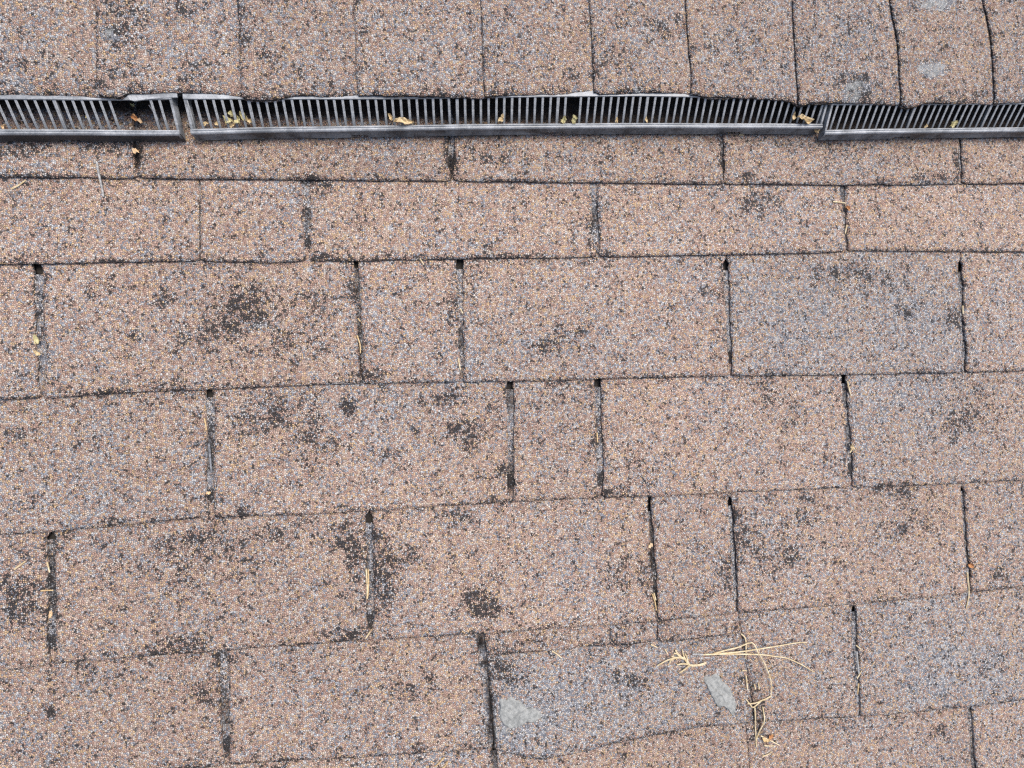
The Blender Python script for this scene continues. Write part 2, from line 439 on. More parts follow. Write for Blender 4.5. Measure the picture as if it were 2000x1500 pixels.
def shingle(course, left, right, lw, rw, seed, low=None, top=None, tone=1.0, g0=0.0, hoff=0.0, step=3.2, lap=120, name='shingle', rag=1.0, seal=0.6, left_top=0, right_top=0, label=None):
    """left/right: lines (u0,v0 top, u1,v1 bottom); lw/rw: half widths of the cut-outs in mm; low/top: optional own edge functions"""
    lowf = low or (lambda u: butt(course, u))
    topf = top or (lambda u: butt(course - 1, u))
    vm = float(lowf(np.array([(left[2] + right[2]) / 2]))[0]); vt = float(topf(np.array([(left[0] + right[0]) / 2]))[0])
    wid = abs(right[2] - left[2])
    nu = max(3, int(wid / step)); nv = max(3, int((vt - vm) / step)); nl = max(2, int(lap / (step * 3)))
    s = np.linspace(0, 1, nu + 1)
    tt = np.concatenate([np.linspace(0, 1, nv + 1), 1 + np.linspace(0, 1, nl + 1)[1:]])
    Sg, Tg = np.meshgrid(s, tt, indexing='xy')
    vb_ref = vm + (vt - vm) * np.minimum(Tg, 1)
    # half width of the slot as it runs: narrows at the butt, closes above the cover line
    def half(w, tclose):
        prof = np.where(Tg < .16, .42 + .58 * Tg / .16, 1.0)
        prof = np.where(Tg > 1.0 - tclose, np.clip((1.03 - tclose - Tg) / .03, 0, 1) ** .5, prof) if tclose > 0 else np.where(Tg > 1.03, np.clip((1.10 - Tg) / .07, 0, 1), prof)
        return w * .88 * prof
    ul = u_on(left, vb_ref); ur = u_on(right, vb_ref)
    nL = (vnoise(vb_ref, seed * 31.7, 5, 3) - .5) * 2.0 * rag + (vnoise(vb_ref, seed * 11.7, 24, 5) - .5) * 2.4 * rag
    nR = (vnoise(vb_ref, seed * 17.3, 5, 4) - .5) * 2.0 * rag + (vnoise(vb_ref, seed * 5.1, 24, 6) - .5) * 2.4 * rag
    k1 = np.clip((1.05 - Tg) * 20, 0, 1)
    ul = ul + half(lw, left_top) + 0.35 + nL * k1 * (0.3 + (lw > 1) * .7)
    ur = ur - half(rw, right_top) - 0.35 + nR * k1 * (0.3 + (rw > 1) * .7)
    Ug = ul + (ur - ul) * Sg
    lo, tp = lowf(Ug), topf(Ug)
    jag = (vnoise(Ug, seed * 3.3, 4.5, 8) - .5) * .9 * rag + (vnoise(Ug, seed * 2.1, 30, 9) - .5) * 1.3 * rag
    # rounded, worn corners
    cr = 2.2 * (np.exp(-(Ug - ul) / 2.5) + np.exp(-(ur - Ug) / 2.5))
    Vg = np.where(Tg <= 1, lo + (jag + cr) * (1 - Tg) ** 8 + (tp - lo) * Tg, tp + (Tg - 1) * lap)
    tau = np.where(Tg <= 1, Tg, 1 + (Vg - tp) / 127.0)
    Hg = T * (3 - tau) + hoff
    lift = (vnoise(Ug, seed * 7.7, 60, 12) ** 2) * .9 + vnoise(Ug, Vg, 30, 14) * .3
    Hg += (lift + (.9 if rag > 1.2 else 0)) * np.exp(-((Vg - lo) / 28.0)) * (Tg <= 1) * rag
    Hg += (vnoise(Ug, Vg, 70, 21) - .5) * .5 * np.clip((1 - Tg) * 6, 0, 1)
    # rounding of the free edges
    e = np.minimum.reduce([Vg - lo, np.where(Tg < 1, Ug - ul, 99), np.where(Tg < 1, ur - Ug, 99)])
    Hg -= .7 * np.exp(-np.clip(e, 0, 50) / 1.2)
    wr = field(BLK, Ug, Vg); gr = field(GRY, Ug, Vg, 9) + g0; dt = field(DRT, Ug, Vg, 9)
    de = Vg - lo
    wr += (.75 * vnoise(Ug, Vg * .3, 26, 31 + course) ** 1.4) * np.exp(-np.clip(de, 0, 99) / 3.0)                       # dark growth along the butt, deepened to paint in its weak shadow line
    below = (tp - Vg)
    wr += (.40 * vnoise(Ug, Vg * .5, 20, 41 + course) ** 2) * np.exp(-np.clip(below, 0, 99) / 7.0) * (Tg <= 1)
    for edge, wd in ((Ug - ul, lw), (ur - Ug, rw)):
        if wd > 1: wr += .35 * vnoise(Ug * .2, Vg, 18, 51) ** 1.5 * np.exp(-np.clip(edge, 0, 99) / 4.0) * (Tg <= 1)
    # the covered upper half, seen through the cut-outs of the course above: greyer granules, a seal strip
    ab = Vg - tp
    hl = (Tg > 1.0) & (ab > 17)
    gr = np.where(hl, .8, gr)
    wr = np.where(hl, .06 + .5 * vnoise(Ug, Vg, 16, 61) ** 2, wr)
    st = (ab > 15) & (ab < 27) & (Tg > 1)
    sm = vnoise(Ug, Ug * 0, 90, 71 + course)
    wr = np.where(st & (sm > 1 - seal), 1.6, wr)
    dt = np.where((ab > 0) & (Tg > 1) & (vnoise(Ug, Vg, 25, 81) > .62), .55, dt)
    if course == 0: 
        dt = np.maximum(dt, np.clip((Vg - V_DIRT_SHADE) / 8.0, 0, .93))  # grime under the vent, blackened further to paint in the shade there
        dt = np.maximum(dt, np.clip(.5 * np.exp(-np.abs(Vg - V_BAFF) / 9.0), 0, 1) * (vnoise(Ug, Vg, 20, 91)))  # broken darker band along the baffle foot
    tn = np.full_like(Ug, tone) * (0.97 + .1 * (vnoise(Ug, Vg, 120, 95) - .5))
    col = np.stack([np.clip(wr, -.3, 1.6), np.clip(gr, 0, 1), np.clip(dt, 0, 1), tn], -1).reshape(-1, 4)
    top_v = np.stack([Ug, Vg, Hg], -1).reshape(-1, 3)
    nuv = len(s); nvv = len(tt)
    idx = np.arange(nuv * nvv).reshape(nvv, nuv)
    faces = np.stack([idx[:-1, :-1], idx[:-1, 1:], idx[1:, 1:], idx[1:, :-1]], -1).reshape(-1, 4).tolist()
    # skirt down to the underside round the free edges, then the underside
    per = list(idx[::-1, 0]) + list(idx[0, 1:]) + list(idx[1:, -1])
    b0 = len(top_v)
    low_v = top_v[per].copy(); low_v[:, 2] -= T - .25
    low_v[:, 2] = np.maximum(low_v[:, 2], -.5)
    verts = np.vstack([top_v, low_v])
    col = np.vstack([col, np.column_stack([np.full(len(per), .55), np.full(len(per), .3), np.full(len(per), .1), np.full(len(per), .8)])])
    for i in range(len(per) - 1):
        faces.append([int(per[i]), b0 + i, b0 + i + 1, int(per[i + 1])])
    uvp = verts[:, :2] + np.array([seed * 13.7, seed * 7.1])
    uvp[b0:, 0] += 1.3; uvp[b0:, 1] -= 2.6
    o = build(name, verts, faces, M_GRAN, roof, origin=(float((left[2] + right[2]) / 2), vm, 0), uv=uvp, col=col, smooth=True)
    if label: o['label'] = label
    return o


pv = at(1000, 262, 9)[1]
V_BAFF = float(pv)
V_DIRT_SHADE = float(at(1000, 246, 9)[1])

# cut-outs and joints: (x top, y top, x bottom, y bottom, half width mm, share of the slot closed at the top)
rows = {
 0: [(262,268,267,345,2.2,0),(880,265,884,352,3.0,0),(1411,260,1417,356,1.3,0),(1879,265,1882,357,1.6,0)],
 1: [(385,350,388,508,.6,0),(596,350,599,505,3.7,0),(1161,357,1168,500,4.0,0),(1652,360,1657,487,2.4,0)],
 2: [(66,520,77,745,4.0,0),(694,512,707,750,1.7,0),(899,512,902,745,3.0,0),(1423,515,1429,725,3.2,.07),(1883,520,1887,715,2.6,.10)],
 3: [(405,770,410,1005,4.0,0),(997,748,999,975,3.8,0),(1171,745,1174,970,3.8,0),(1656,740,1665,945,3.2,0)],
 4: [(91,1050,97,1255,4.0,.05),(720,1010,723,1215,3.4,.05),(1272,975,1284,1205,2.0,0),(1431,975,1441,1195,3.2,.07),(1887,950,1897,1155,2.8,.06)],
 5: [(432,1280,440,1480,4.2,0),(940,1245,962,1480,3.6,0),(1448,1205,1480,1440,-.28,0),(1674,1195,1681,1405,3.2,.05)],
 6: [(968,1500,975,1700,3.0,0),(1462,1440,1475,1600,-.28,0),(1902,1385,1908,1500,3.0,.02)],
}
TABS = [(0,500,.0,.92),(0,1100,.12,.97),(0,1700,-.05,.95),(1,150,-.05,1.02),(1,480,-.1,1.05),(1,900,.0,1.05),(1,1400,.02,1.06),(1,1900,-.12,1.07),
        (2,400,.0,1.02),(2,800,.0,1.05),(2,1200,.06,1.03),(2,1650,.32,1.02),(2,1980,.05,1.06),(3,200,.12,1.0),(3,700,-.18,1.03),(3,1090,.0,1.03),(3,1400,-.1,1.07),(3,1900,.18,1.04),
        (4,20,-.1,.98),(4,400,-.05,1.0),(4,1000,-.08,1.05),(4,1360,.02,1.04),(4,1650,-.02,1.03),(4,1970,.0,1.0),(5,200,-.1,.97),(5,700,-.02,1.0),(5,1580,.18,1.0),(5,1850,.25,1.0),(6,1700,-.08,1.0)]
seed = 1
for k in range(len(butts)):
    if k in rows:
        br = [(line(*r[:4]), r[4], r[5]) for r in rows[k]]
    else:
        off = 0 if k % 2 else 152
        vt_, vb_ = float(butt(k - 1, np.array([0.]))[0]), float(butt(k, np.array([0.]))[0])
        br = [((u, vt_, u, vb_), 3.5, 0) for u in np.arange(U0 + 60 + off, U1, 305)]
    # run on beyond the frame at the regular spacing
    while br[0][0][2] - 305 > U0:
        l = br[0][0]; br.insert(0, ((l[0] - 305, l[1], l[2] - 305, l[3]), 3.4, 0))
    while br[-1][0][2] + 305 < U1:
        l = br[-1][0]; br.append(((l[0] + 305, l[1], l[2] + 305, l[3]), 3.4, 0))
    for i in range(len(br) - 1):
        (l, lw, lt), (r, rw, rt) = br[i], br[i + 1]
        out = r[2] < -640 or l[2] > 760 or k > 6
        seed += 1
        tn = 0.94 + .14 * random.random(); g0 = random.uniform(-.08, .10)
        for kk, xm, gg, tt_ in TABS:
            ub_ = at(xm, 750, 9)[0]
            if kk == k and l[2] < ub_ < r[2]: g0, tn = gg, tt_
        kw = dict(tone=tn, g0=g0, step=8.0 if out else 3.2, left_top=lt, right_top=rt, seed=seed)
        if k == 5 and abs(l[2] - line(*rows[5][1][:4])[2]) < 1:
            # the replaced shingle sits lower, tucked under a torn remnant
            Bl = np.array([at(x, y, 8)[:2] for x, y in [(900,1284),(950,1281),(1000,1276),(1035,1273),(1107,1267),(1150,1261),(1197,1261),(1240,1257),(1267,1253),(1341,1249),(1395,1243),(1437,1235),(1500,1228)]])
            bf = lambda u: np.interp(u, Bl[:, 0], Bl[:, 1])
            kw['g0'] = .34; kw['tone'] = 1.0
            shingle(k, l, r, lw, rw, hoff=-.6, label='newer greyer shingle slid in under the torn remnant', **kw)
            cuts = [(945,1241,951,1281,.4),(1193,1225,1192,1262,-.1),(1287,1215,1284,1254,.1),(1444,1200,1449,1236,.4)]
            cl = [(line(*c[:4]), c[4]) for c in cuts]
            for j in range(3):
                seed += 1
                (a, wa), (b, wb) = cl[j], cl[j + 1]
                shingle(k, a, b, wa, wb, seed=seed, low=bf, tone=.93, g0=-.05, hoff=-.15, step=2.5, lap=12, seal=0, name='shingle', rag=1.5,
                        label='narrow torn remnant of an old shingle')
            continue
        shingle(k, l, r, lw, rw, **kw)

# underlayment sheet under everything (near slope) and the far slope beyond the ridge
V_RIDGE = 450.0
RV = 16.0


def far(s_, h_):
    """point beyond the ridge: s_ mm down the far slope, h_ over it -> (v, h) in the roof frame"""
    a = 2 * PITCH
    return V_RIDGE + s_ * math.cos(a) + h_ * math.sin(a), -s_ * math.sin(a) + h_ * math.cos(a)


g = Geo()
g.add([(U0, -1250, -1.2), (U1, -1250, -1.2), (U1, V_RIDGE - 25, -1.2), (U0, V_RIDGE - 25, -1.2)], [(0, 1, 2, 3)])
g.build('roof_deck', M_DECK, roof)
# far slope: courses beyond the ridge
vv, ff, uvs, cc = [], [], [], []
for k in range(6):
    s0, s1 = 20 + k * 130, 20 + (k + 1) * 130 + 20
    b = len(vv)
    for (u, s_, h_) in ((U0, s0, 2.5), (U1, s0, 2.5), (U1, s1, 8), (U0, s1, 8), (U0, s1, 4), (U1, s1, 4)):
        v_, hh = far(s_, h_); vv.append((u, v_, hh)); uvs.append((u, -s_ + h_)); cc.append((.2, .1, .1, 1))
    ff += [(b, b + 1, b + 2, b + 3), (b + 3, b + 2, b + 5, b + 4)]
build('far_slope', vv, ff, M_GRAN, roof, uv=uvs, col=cc)

# ------------------------------------------------------------------ ridge vent sections
HB, HS0, HS1 = 20.5, 17.0, 30.0          # bead top, slat foot, slat head
P_SLAT = 7.95


def poly(pts, h):
    P = np.array([at(x, y, h)[:2] for x, y in pts])
    return lambda u: np.interp(u, P[:, 0], P[:, 1])


def vent(x0, x1, bead_y, head_y, slat_us, ribs, notches, label, end0=True, end1=True, face_h=9.5, taper0=0, face_mat=None):
    bf = poly(bead_y, HB); hf = poly(head_y, HS1)
    ua = at(x0, np.interp(x0, *zip(*bead_y)), HB)[0]; ub = at(x1, np.interp(x1, *zip(*bead_y)), HB)[0]
    root = empty('ridge_vent', ((ua + ub) / 2, float(bf(np.array((ua + ub) / 2))), 8))
    props(root, label, 'ridge vent', 'plastic ridge vent sections')
    n = max(3, int((ub - ua) / 9)); us = np.linspace(ua, ub, n + 1)
    # bead along the top of the baffle: rounded strip with a shallow groove
    g = Geo(); rings = []
    for u in us:
        v = float(bf(u)) + (vnoise(u, 0, 60, 5) - .5) * .6; h = HB + (vnoise(u, 3, 90, 6) - .5) * .8
        rings.append([(u, v - .2, h - 1.6), (u, v - .9, h - .9), (u, v - 1.7, h - .15), (u, v - 2.4, h), (u, v - 2.9, h - .9), (u, v - 3.4, h - .1), (u, v - 4.6, h - .2), (u, v - 5.4, h - 1.1), (u, v - 5.6, h - 2.3), (u, v - .2, h - 3.0)][::-1])
    g.loft(rings)
    g.build('bead', M_BEAD, root, smooth=False)
    # dark outer face of the baffle: flares outward and down to the shingles, with weep notches at its foot
    nf = max(6, int((ub - ua) / 2.5)); uf = np.linspace(ua, ub, nf + 1)
    ntc = [(at(a, 262, face_h)[0], at(b, 262, face_h)[0], d) for a, b, d in notches]
    g = Geo(); rings = []
    for u in uf:
        v = float(bf(u)); foot = face_h
        wob = (vnoise(u, 1, 40, 9) - .5) * .9
        for a, b, d in ntc:
            if a < u < b: foot = face_h + d
        if taper0 and u - ua < taper0: pass
        vo = v - 5.2 - (HB - 2 - foot) * .18 + wob * .4
        rings.append([(u, v - 5.0, HB - 2.0), (u, vo, foot), (u, vo + 1.6, foot), (u, v - 3.6, HB - 2.0)])
    g.loft(rings)
    g.build('baffle', face_mat or M_FACE, root)
    # inner sill that carries the slat feet
    g = Geo()
    g.loft([[(u, float(bf(u)) + 1.6, HS0 - 2.2), (u, float(bf(u)) - 2.2, HS0 - 2.2), (u, float(bf(u)) - 2.2, HS0 - 3.6), (u, float(bf(u)) + 1.6, HS0 - 3.6)] for u in us])
    g.build('sill', M_FACE, root)
    # head rail and the plate that runs up under the caps to the ridge
    g = Geo()
    g.loft([[(u, float(hf(u)) - .3, HS1 + .6), (u, float(hf(u)) + 9, HS1 + .9), (u, float(hf(u)) + 9, HS1 - 1.2), (u, float(hf(u)) - .3, HS1 - .9)] for u in us])
    g.build('head_rail', M_BEAD, root)
    g = Geo()
    pr = []
    for u in us:
        v0 = float(hf(u)) + 9.3
        vr, hr = V_RIDGE, HS1 + 6 * 0
        p1 = far(20, HS1); p2 = far(135, HS1)
        apex = HS1 - 3
        pr.append([(u, v0, HS1 + .7), (u, V_RIDGE - 20, HS1 + .7), (u, V_RIDGE + HS1 * math.tan(PITCH), apex + .7), (u, p1[0], p1[1] + .7), (u, p2[0], p2[1] + .7),
                   (u, p2[0], p2[1] - .8), (u, p1[0], p1[1] - .8), (u, V_RIDGE + HS1 * math.tan(PITCH), apex - .8), (u, V_RIDGE - 20, HS1 - .8), (u, v0, HS1 - .8)])
    g.loft(pr)
    # far skirt
    q0 = far(135, HS1); q1 = far(150, 4)
    g.loft([[(u, q0[0], q0[1]), (u, q1[0], q1[1]), (u, q1[0] - 2, q1[1]), (u, q0[0] - 2, q0[1])] for u in us])
    g.build('plate', M_FACE, root)
    # inner baffle wall standing under the plate, behind the openings
    g = Geo()
    g.loft([[(u, float(hf(u)) + 16, HS1 - 1.5), (u, float(hf(u)) + 16, 8.5), (u, float(hf(u)) + 18, 8.5), (u, float(hf(u)) + 18, HS1 - 1.5)] for u in us])
    g.build('inner_wall', M_FACE, root)

    def bar(uc, wdt, depth, u_off=0.0, t0=0.0, t1=1.0):
        ph = (float(hf(uc)), HS1 - .2); pf = (float(bf(uc)) - .4, HS0 + .2)
        def lerp(t): return (ph[0] + (pf[0] - ph[0]) * t, ph[1] + (pf[1] - ph[1]) * t)
        a, b = lerp(t0), lerp(t1)
        L, hw = [], wdt / 2
        for (v, h), wd in ((a, hw * 1.05), (b, hw)):
            L.append([(-wd, v, h - .35), (-wd * .55, v, h + .12), (0, v, h - .12), (wd * .55, v, h + .12), (wd, v, h - .35), (wd * .45, v, h - depth), (-wd * .45, v, h - depth)])
        return L
    cache = {}
    ribu = [at(x, 247, HS0)[0] for x in ribs]
    for u in slat_us:
        wide = any(abs(u - r) < P_SLAT * .5 for r in ribu)
        vc, vh = float(bf(u)), float(hf(u))
        key = (wide, round(vh - vc, 1))
        org = (u, vc, HS0)
        if key not in cache:
            L = bar(u, 2.9 if wide else 2.35, 4.0 if wide else 1.7)
            gg = Geo(); gg.loft([[(p[0] + u, p[1], p[2]) for p in r] for r in L])
            o = gg.build('slat', M_SLAT, root, origin=org); cache[key] = o.data
        else:
            o = bpy.data.objects.new('slat', cache[key]); place(o, root, org)
        o.rotation_euler.z = random.uniform(-.012, .012)
    for flag, ue, sg in ((end0, ua, 1), (end1, ub, -1)):
        if flag:
            vc, vh = float(bf(ue)), float(hf(ue))
            g = Geo()
            e = ue + sg * 1.2
            g.loft([[(e - 1.1, vh + 30, HS1 - .3), (e - 1.1, vh, HS1), (e - 1.1, vc - 1, HB - .8), (e - 1.1, vc - 5.5, HB - 3), (e - 1.1, vc - 6.5, face_h), (e - 1.1, vc - 3, face_h), (e - 1.1, vc + 2, HS0 - 5), (e - 1.1, vh, HS1 - 9), (e - 1.1, vh + 30, HS1 - 12)],
                    [(e + 1.1, vh + 30, HS1 - .3), (e + 1.1, vh, HS1), (e + 1.1, vc - 1, HB - .8), (e + 1.1, vc - 5.5, HB - 3), (e + 1.1, vc - 6.5, face_h), (e + 1.1, vc - 3, face_h), (e + 1.1, vc + 2, HS0 - 5), (e + 1.1, vh, HS1 - 9), (e + 1.1, vh + 30, HS1 - 12)]])
            g.build('end_wall', M_SLAT, root)
    return root, bf, hf, ua, ub


headA = [(-400,192),(0,193),(225,195),(360,193)]
headB = [(355,193),(420,193),(500,193),(750,193),(1000,189),(1250,187),(1400,190),(1540,194),(1620,196)]
headC = [(1590,204),(1700,204),(2000,203),(2600,201)]
def su(x): return at(x, 247, HS0)[0]


usA = [su(234) - P_SLAT * i for i in range(55)] + [su(312), su(328)]
nB = round((su(1594) - su(380)) / P_SLAT)
usB = [su(380) + (su(1594) - su(380)) / nB * i for i in range(nB + 1)]
usB = [u for u in usB if abs(u - su(1121)) > P_SLAT * .5]
usC = [su(1620) + P_SLAT * i for i in range(60)]
ventA = vent(-900, 349, [(-900,254),(0,250),(200,251),(349,251)], headA, usA, [132], [(118,160,2.6)], 'old plastic ridge vent section with several slats broken out', end0=False, face_mat=M_FACED)
ventB = vent(371, 1607, [(371,249),(500,246),(750,243),(1000,239),(1250,238),(1500,239),(1607,240)], headB, usB, [499, 699, 894, 1084, 1262, 1436], [(684,721,3.6),(1065,1099,3.4),(1415,1443,3.2)],
             'long middle ridge vent section of weathered grey plastic louvres')
ventC = vent(1612, 2700, [(1612,252),(1800,249),(2000,247),(2700,243)], headC, usC, [1768, 1920], [(1742,1775,3.4)], 'ridge vent section lapping behind the end of the long one', end1=False)

# ------------------------------------------------------------------ ridge caps
cap_edge = [(-900,186),(0,183),(120,184),(200,189),(235,192),(250,182),(345,179),(430,182),(465,186),(480,192),(520,193),(550,190),(575,186),(700,186),(850,188),(940,189),(960,187),(1000,184),(1085,182),(1160,179),(1175,183),
            (1195,182),(1250,180),(1335,180),(1350,184),(1390,189),(1500,191),(1545,195),(1558,203),(1565,207),(1585,200),(1610,200),(1760,202),(1775,210),(1795,206),(1805,201),(1950,201),(1975,199),(2100,199),(2900,199)]
HC = 33.0
cap_f = poly(cap_edge, HC)
cap_lines = [[(188,0),(196,185)],[(466,0),(470,90),(475,188)],[(692,0),(697,120),(699,187)],[(940,0),(943,100),(950,188)],[(1152,0),(1157,100),(1161,181)],[(1339,0),(1346,100),(1349,183)],
             [(1546,0),(1551,60),(1560,203)],[(1737,0),(1749,60),(1763,203)],[(1920,0),(1932,55),(1946,201)]]
cl = []
for L in cap_lines:
    P = np.array([at(x, y, HC)[:2] for x, y in L]); cl.append(P)
first = cl[0]; last = cl[-1]
for k in range(1, 7): cl.insert(0, first + np.array([[-127. * k, 0]]))
for k in range(1, 7): cl.append(last + np.array([[127. * k, 0]]))


def cap_u(P, v):
    q = P[np.argsort(P[:, 1])]
    return np.interp(v, q[:, 1], q[:, 0]) + np.where(v > q[-1, 1], (v - q[-1, 1]) * -.03, 0)


SA = V_RIDGE - 34
ridge_cap_parts = []
caps_root = empty('ridge_cap_row', (0, V_RIDGE - 60, HC)); props(caps_root, 'row of folded granulated cap shingles nailed over the ridge vent', 'ridge cap')
for k in range(len(cl) - 1):
    A, B = cl[k], cl[k + 1]
    out = B[0, 0] < -640 or A[0, 0] > 760
    st = 8.0 if out else 3.0
    um = (A[:, 0].mean() + B[:, 0].mean()) / 2
    E_ = B[:, 0].mean() - A[:, 0].mean()
    lapu = 45.0
    nu = max(4, int((E_ + lapu) / st))
    # profile along the cap: near side up to the ridge, over, down the far side
    Sn = np.linspace(0, 1, int(130 / st) + 1); arc = np.linspace(0, 1, 9)[1:]; fs = np.linspace(0, 1, 9)[1:]
    tU = np.linspace(0, 1, nu + 1)
    vrow, hrow = [], []
    rowsV = []
    r_ = 34.0
    prof = []      # (v or None, h offset) ; the near edge depends on u
    for s_ in Sn: prof.append(('n', s_))
    for s_ in arc: prof.append(('a', s_))
    for s_ in fs: prof.append(('f', s_))
    tb = np.arange(len(prof))
    Vv = np.zeros((len(prof), nu + 1)); Hh = np.zeros_like(Vv); Uu = np.zeros_like(Vv); SS = np.zeros_like(Vv)
    for i, (kind, s_) in enumerate(prof):
        if kind == 'n':
            vref = 322 + (SA - 322) * s_
        else: vref = SA
        uA = cap_u(A, vref) + (vnoise(vref, k * 9.1, 5, 3) - .5) * .9 + (vnoise(vref, k * 9.1, 26, 3) - .5) * 1.6
        uB = cap_u(B, vref) + lapu
        U = uA + (uB - uA) * tU
        if kind == 'n':
            e0 = cap_f(U) + (vnoise(U, k * 3.3, 3, 8) - .5) * 1.0 + (vnoise(U, k * 3.3, 14, 8) - .5) * .8
            V = e0 + (SA - e0) * s_
            H = np.full_like(U, HC)
            SS[i] = V
        elif kind == 'a':
            a = 2 * PITCH * s_; R = 34 / math.tan(PITCH) if False else (V_RIDGE - SA + HC * math.tan(PITCH)) / math.tan(PITCH)
            V = np.full_like(U, SA + R * math.sin(a)); H = np.full_like(U, HC - R * (1 - math.cos(a)))
            SS[i] = SA + R * a
        else:
            a = 2 * PITCH; R = (V_RIDGE - SA + HC * math.tan(PITCH)) / math.tan(PITCH)
            v0, h0 = SA + R * math.sin(a), HC - R * (1 - math.cos(a))
            V = np.full_like(U, v0 + 95 * s_ * math.cos(a)); H = np.full_like(U, h0 - 95 * s_ * math.sin(a))
            SS[i] = SA + R * a + 95 * s_
        Uu[i], Vv[i], Hh[i] = U, V, H
    # each cap's left end rides on the one before it
    Hh += T * 1.0 * (1.05 - (Uu - Uu[:, :1]) / E_)
    Hh += (vnoise(Uu, SS, 45, 13) - .5) * 2.2 + (vnoise(Uu, SS, 18, 15) - .5) * .8
    sag = np.clip(1 - (SS - cap_f(Uu)) / 14.0, 0, 1)
    Hh -= sag ** 2 * (1.0 + 2.0 * vnoise(Uu, Uu * 0, 35, 17))
    edge = np.minimum(SS - cap_f(Uu), Uu - Uu[:, :1]); Hh -= .8 * np.exp(-np.clip(edge, 0, 40) / 1.2)
    wr = field(CBLK, Uu, Vv) * .8; gr = field(CGRY, Uu, Vv, 9) + .06
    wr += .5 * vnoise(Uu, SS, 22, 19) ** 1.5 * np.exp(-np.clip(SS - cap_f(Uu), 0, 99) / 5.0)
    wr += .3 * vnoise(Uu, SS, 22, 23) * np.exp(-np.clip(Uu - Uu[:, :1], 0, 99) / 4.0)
    dt = np.zeros_like(wr)
    tn = np.full_like(wr, .84 + .10 * random.random())
    col = np.stack([np.clip(wr, -.3, 1.5), np.clip(gr, 0, 1), dt, tn], -1).reshape(-1, 4)
    tv = np.stack([Uu, Vv, Hh], -1).reshape(-1, 3)
    idx = np.arange(tv.shape[0]).reshape(Uu.shape)
    faces = np.stack([idx[:-1, :-1], idx[:-1, 1:], idx[1:, 1:], idx[1:, :-1]], -1).reshape(-1, 4).tolist()
    per = list(idx[::-1, 0]) + list(idx[0, 1:]) + list(idx[1:, -1])
    lv = tv[per].copy(); lv[:, 2] -= T - .3
    b0 = len(tv); verts = np.vstack([tv, lv])
    col = np.vstack([col, np.column_stack([np.full(len(per), 1.3), np.full(len(per), .3), np.full(len(per), .3), np.full(len(per), .55)])])
    for i in range(len(per) - 1): faces.append([int(per[i]), b0 + i, b0 + i + 1, int(per[i + 1])])
    uvp = np.column_stack([verts[:, 0], np.concatenate([SS.ravel(), SS.ravel()[per] - 2.5])]) + np.array([k * 31.0 + 900, k * 17.0 + 900])
    build('cap_shingle', verts, faces, M_GRAN, caps_root, origin=(um, SA, HC), uv=uvp, col=col, smooth=True)

# torn lip of the plate showing where the cap has pulled back, and the broken slats of the left section
g = Geo()
pts = [at(x, y, 31.2) for x, y in [(246,183),(262,180),(300,179),(345,179),(346,190),(320,191),(292,193),(262,197),(254,195),(248,188)]]
n = len(pts)
g.add([p for p in pts] + [p - np.array([0, 0, 1.2]) for p in pts], [tuple(range(n))[::-1]] + [(i, (i + 1) % n, n + (i + 1) % n, n + i) for i in range(n)])
g.build('torn_lip', M_BEAD, ventA[0])
bar_pts = [((296,196),(317,252),HS1-3,HS0-2)]
g = Geo()
a_, b_ = at(291, 205, 24), at(318, 251, 13)
g.tube([a_, (a_ + b_) / 2 + np.array([1.0, 0, 0]), b_], .8, .7, n=5)
props(g.build('broken_slat', M_DARKST, None), 'thin loose broken slat leaning inside the gap of the left vent section', 'broken slat')

# ------------------------------------------------------------------ sealant dabs
def dab(outline, label, seed):
    P = np.array([at(x, y, 8)[:2] for x, y in outline])
    # finer closed outline
    n = len(P); pts = []
    for i in range(n):
        for t in (0, .25, .5, .75):
            a, b, c_, d = P[i - 1], P[i], P[(i + 1) % n], P[(i + 2) % n]
            pts.append(.5 * (2 * b + (c_ - a) * t + (2 * a - 5 * b + 4 * c_ - d) * t * t + (-a + 3 * b - 3 * c_ + d) * t ** 3))
    pts = np.array(pts); c0 = pts.mean(0); m = len(pts)
    verts, faces = [], []
    fr = [1.0, .97, .88, .72, .52, .3, .12]
    for j, f in enumerate(fr):
        for i, p in enumerate(pts):
            q = c0 + (p - c0) * f
            jit = (vnoise(i * 3.1, j * 7.0 + seed, 3, seed) - .5) * 4.5 * (1 if j == 0 else .6 if j == 1 else .3)
            q = q + (p - c0) / (np.linalg.norm(p - c0) + 1e-6) * jit
            h = float(surf(q[0], q[1])) + (-.6 if j == 0 else .5 + .9 * (1 - f) ** .5 + 1.5 * (vnoise(q[0], q[1], 6, seed) - .5) + .9 * (vnoise(q[0], q[1], 2.4, seed + 1) - .5))
            verts.append((q[0], q[1], h))
    for j in range(len(fr) - 1):
        for i in range(m):
            k = (i + 1) % m
            faces.append((j * m + i, j * m + k, (j + 1) * m + k, (j + 1) * m + i))
    verts.append((c0[0], c0[1], float(surf(*c0)) + 1.6)); l = len(verts) - 1
    for i in range(m): faces.append(((len(fr) - 1) * m + i, (len(fr) - 1) * m + (i + 1) % m, l))
    o = build('sealant_dab', verts, faces, M_SEAL, None, smooth=True)
    props(o, label, 'sealant dab', 'grey sealant dabs on the newer shingle')


dab([(978,1372),(990,1368),(1004,1366),(1018,1374),(1027,1385),(1040,1384),(1053,1390),(1056,1402),(1046,1412),(1030,1411),(1016,1419),(998,1424),(984,1416),(977,1404),(975,1388)], 'rounded grey sealant dab beside the dark curved joint', 3)
dab([(1376,1326),(1388,1322),(1402,1317),(1410,1328),(1424,1342),(1431,1356),(1437,1372),(1436,1388),(1432,1399),(1423,1386),(1414,1381),(1402,1379),(1392,1364),(1386,1350),(1380,1338)], 'elongated slanting grey sealant dab under the pine needles', 5)


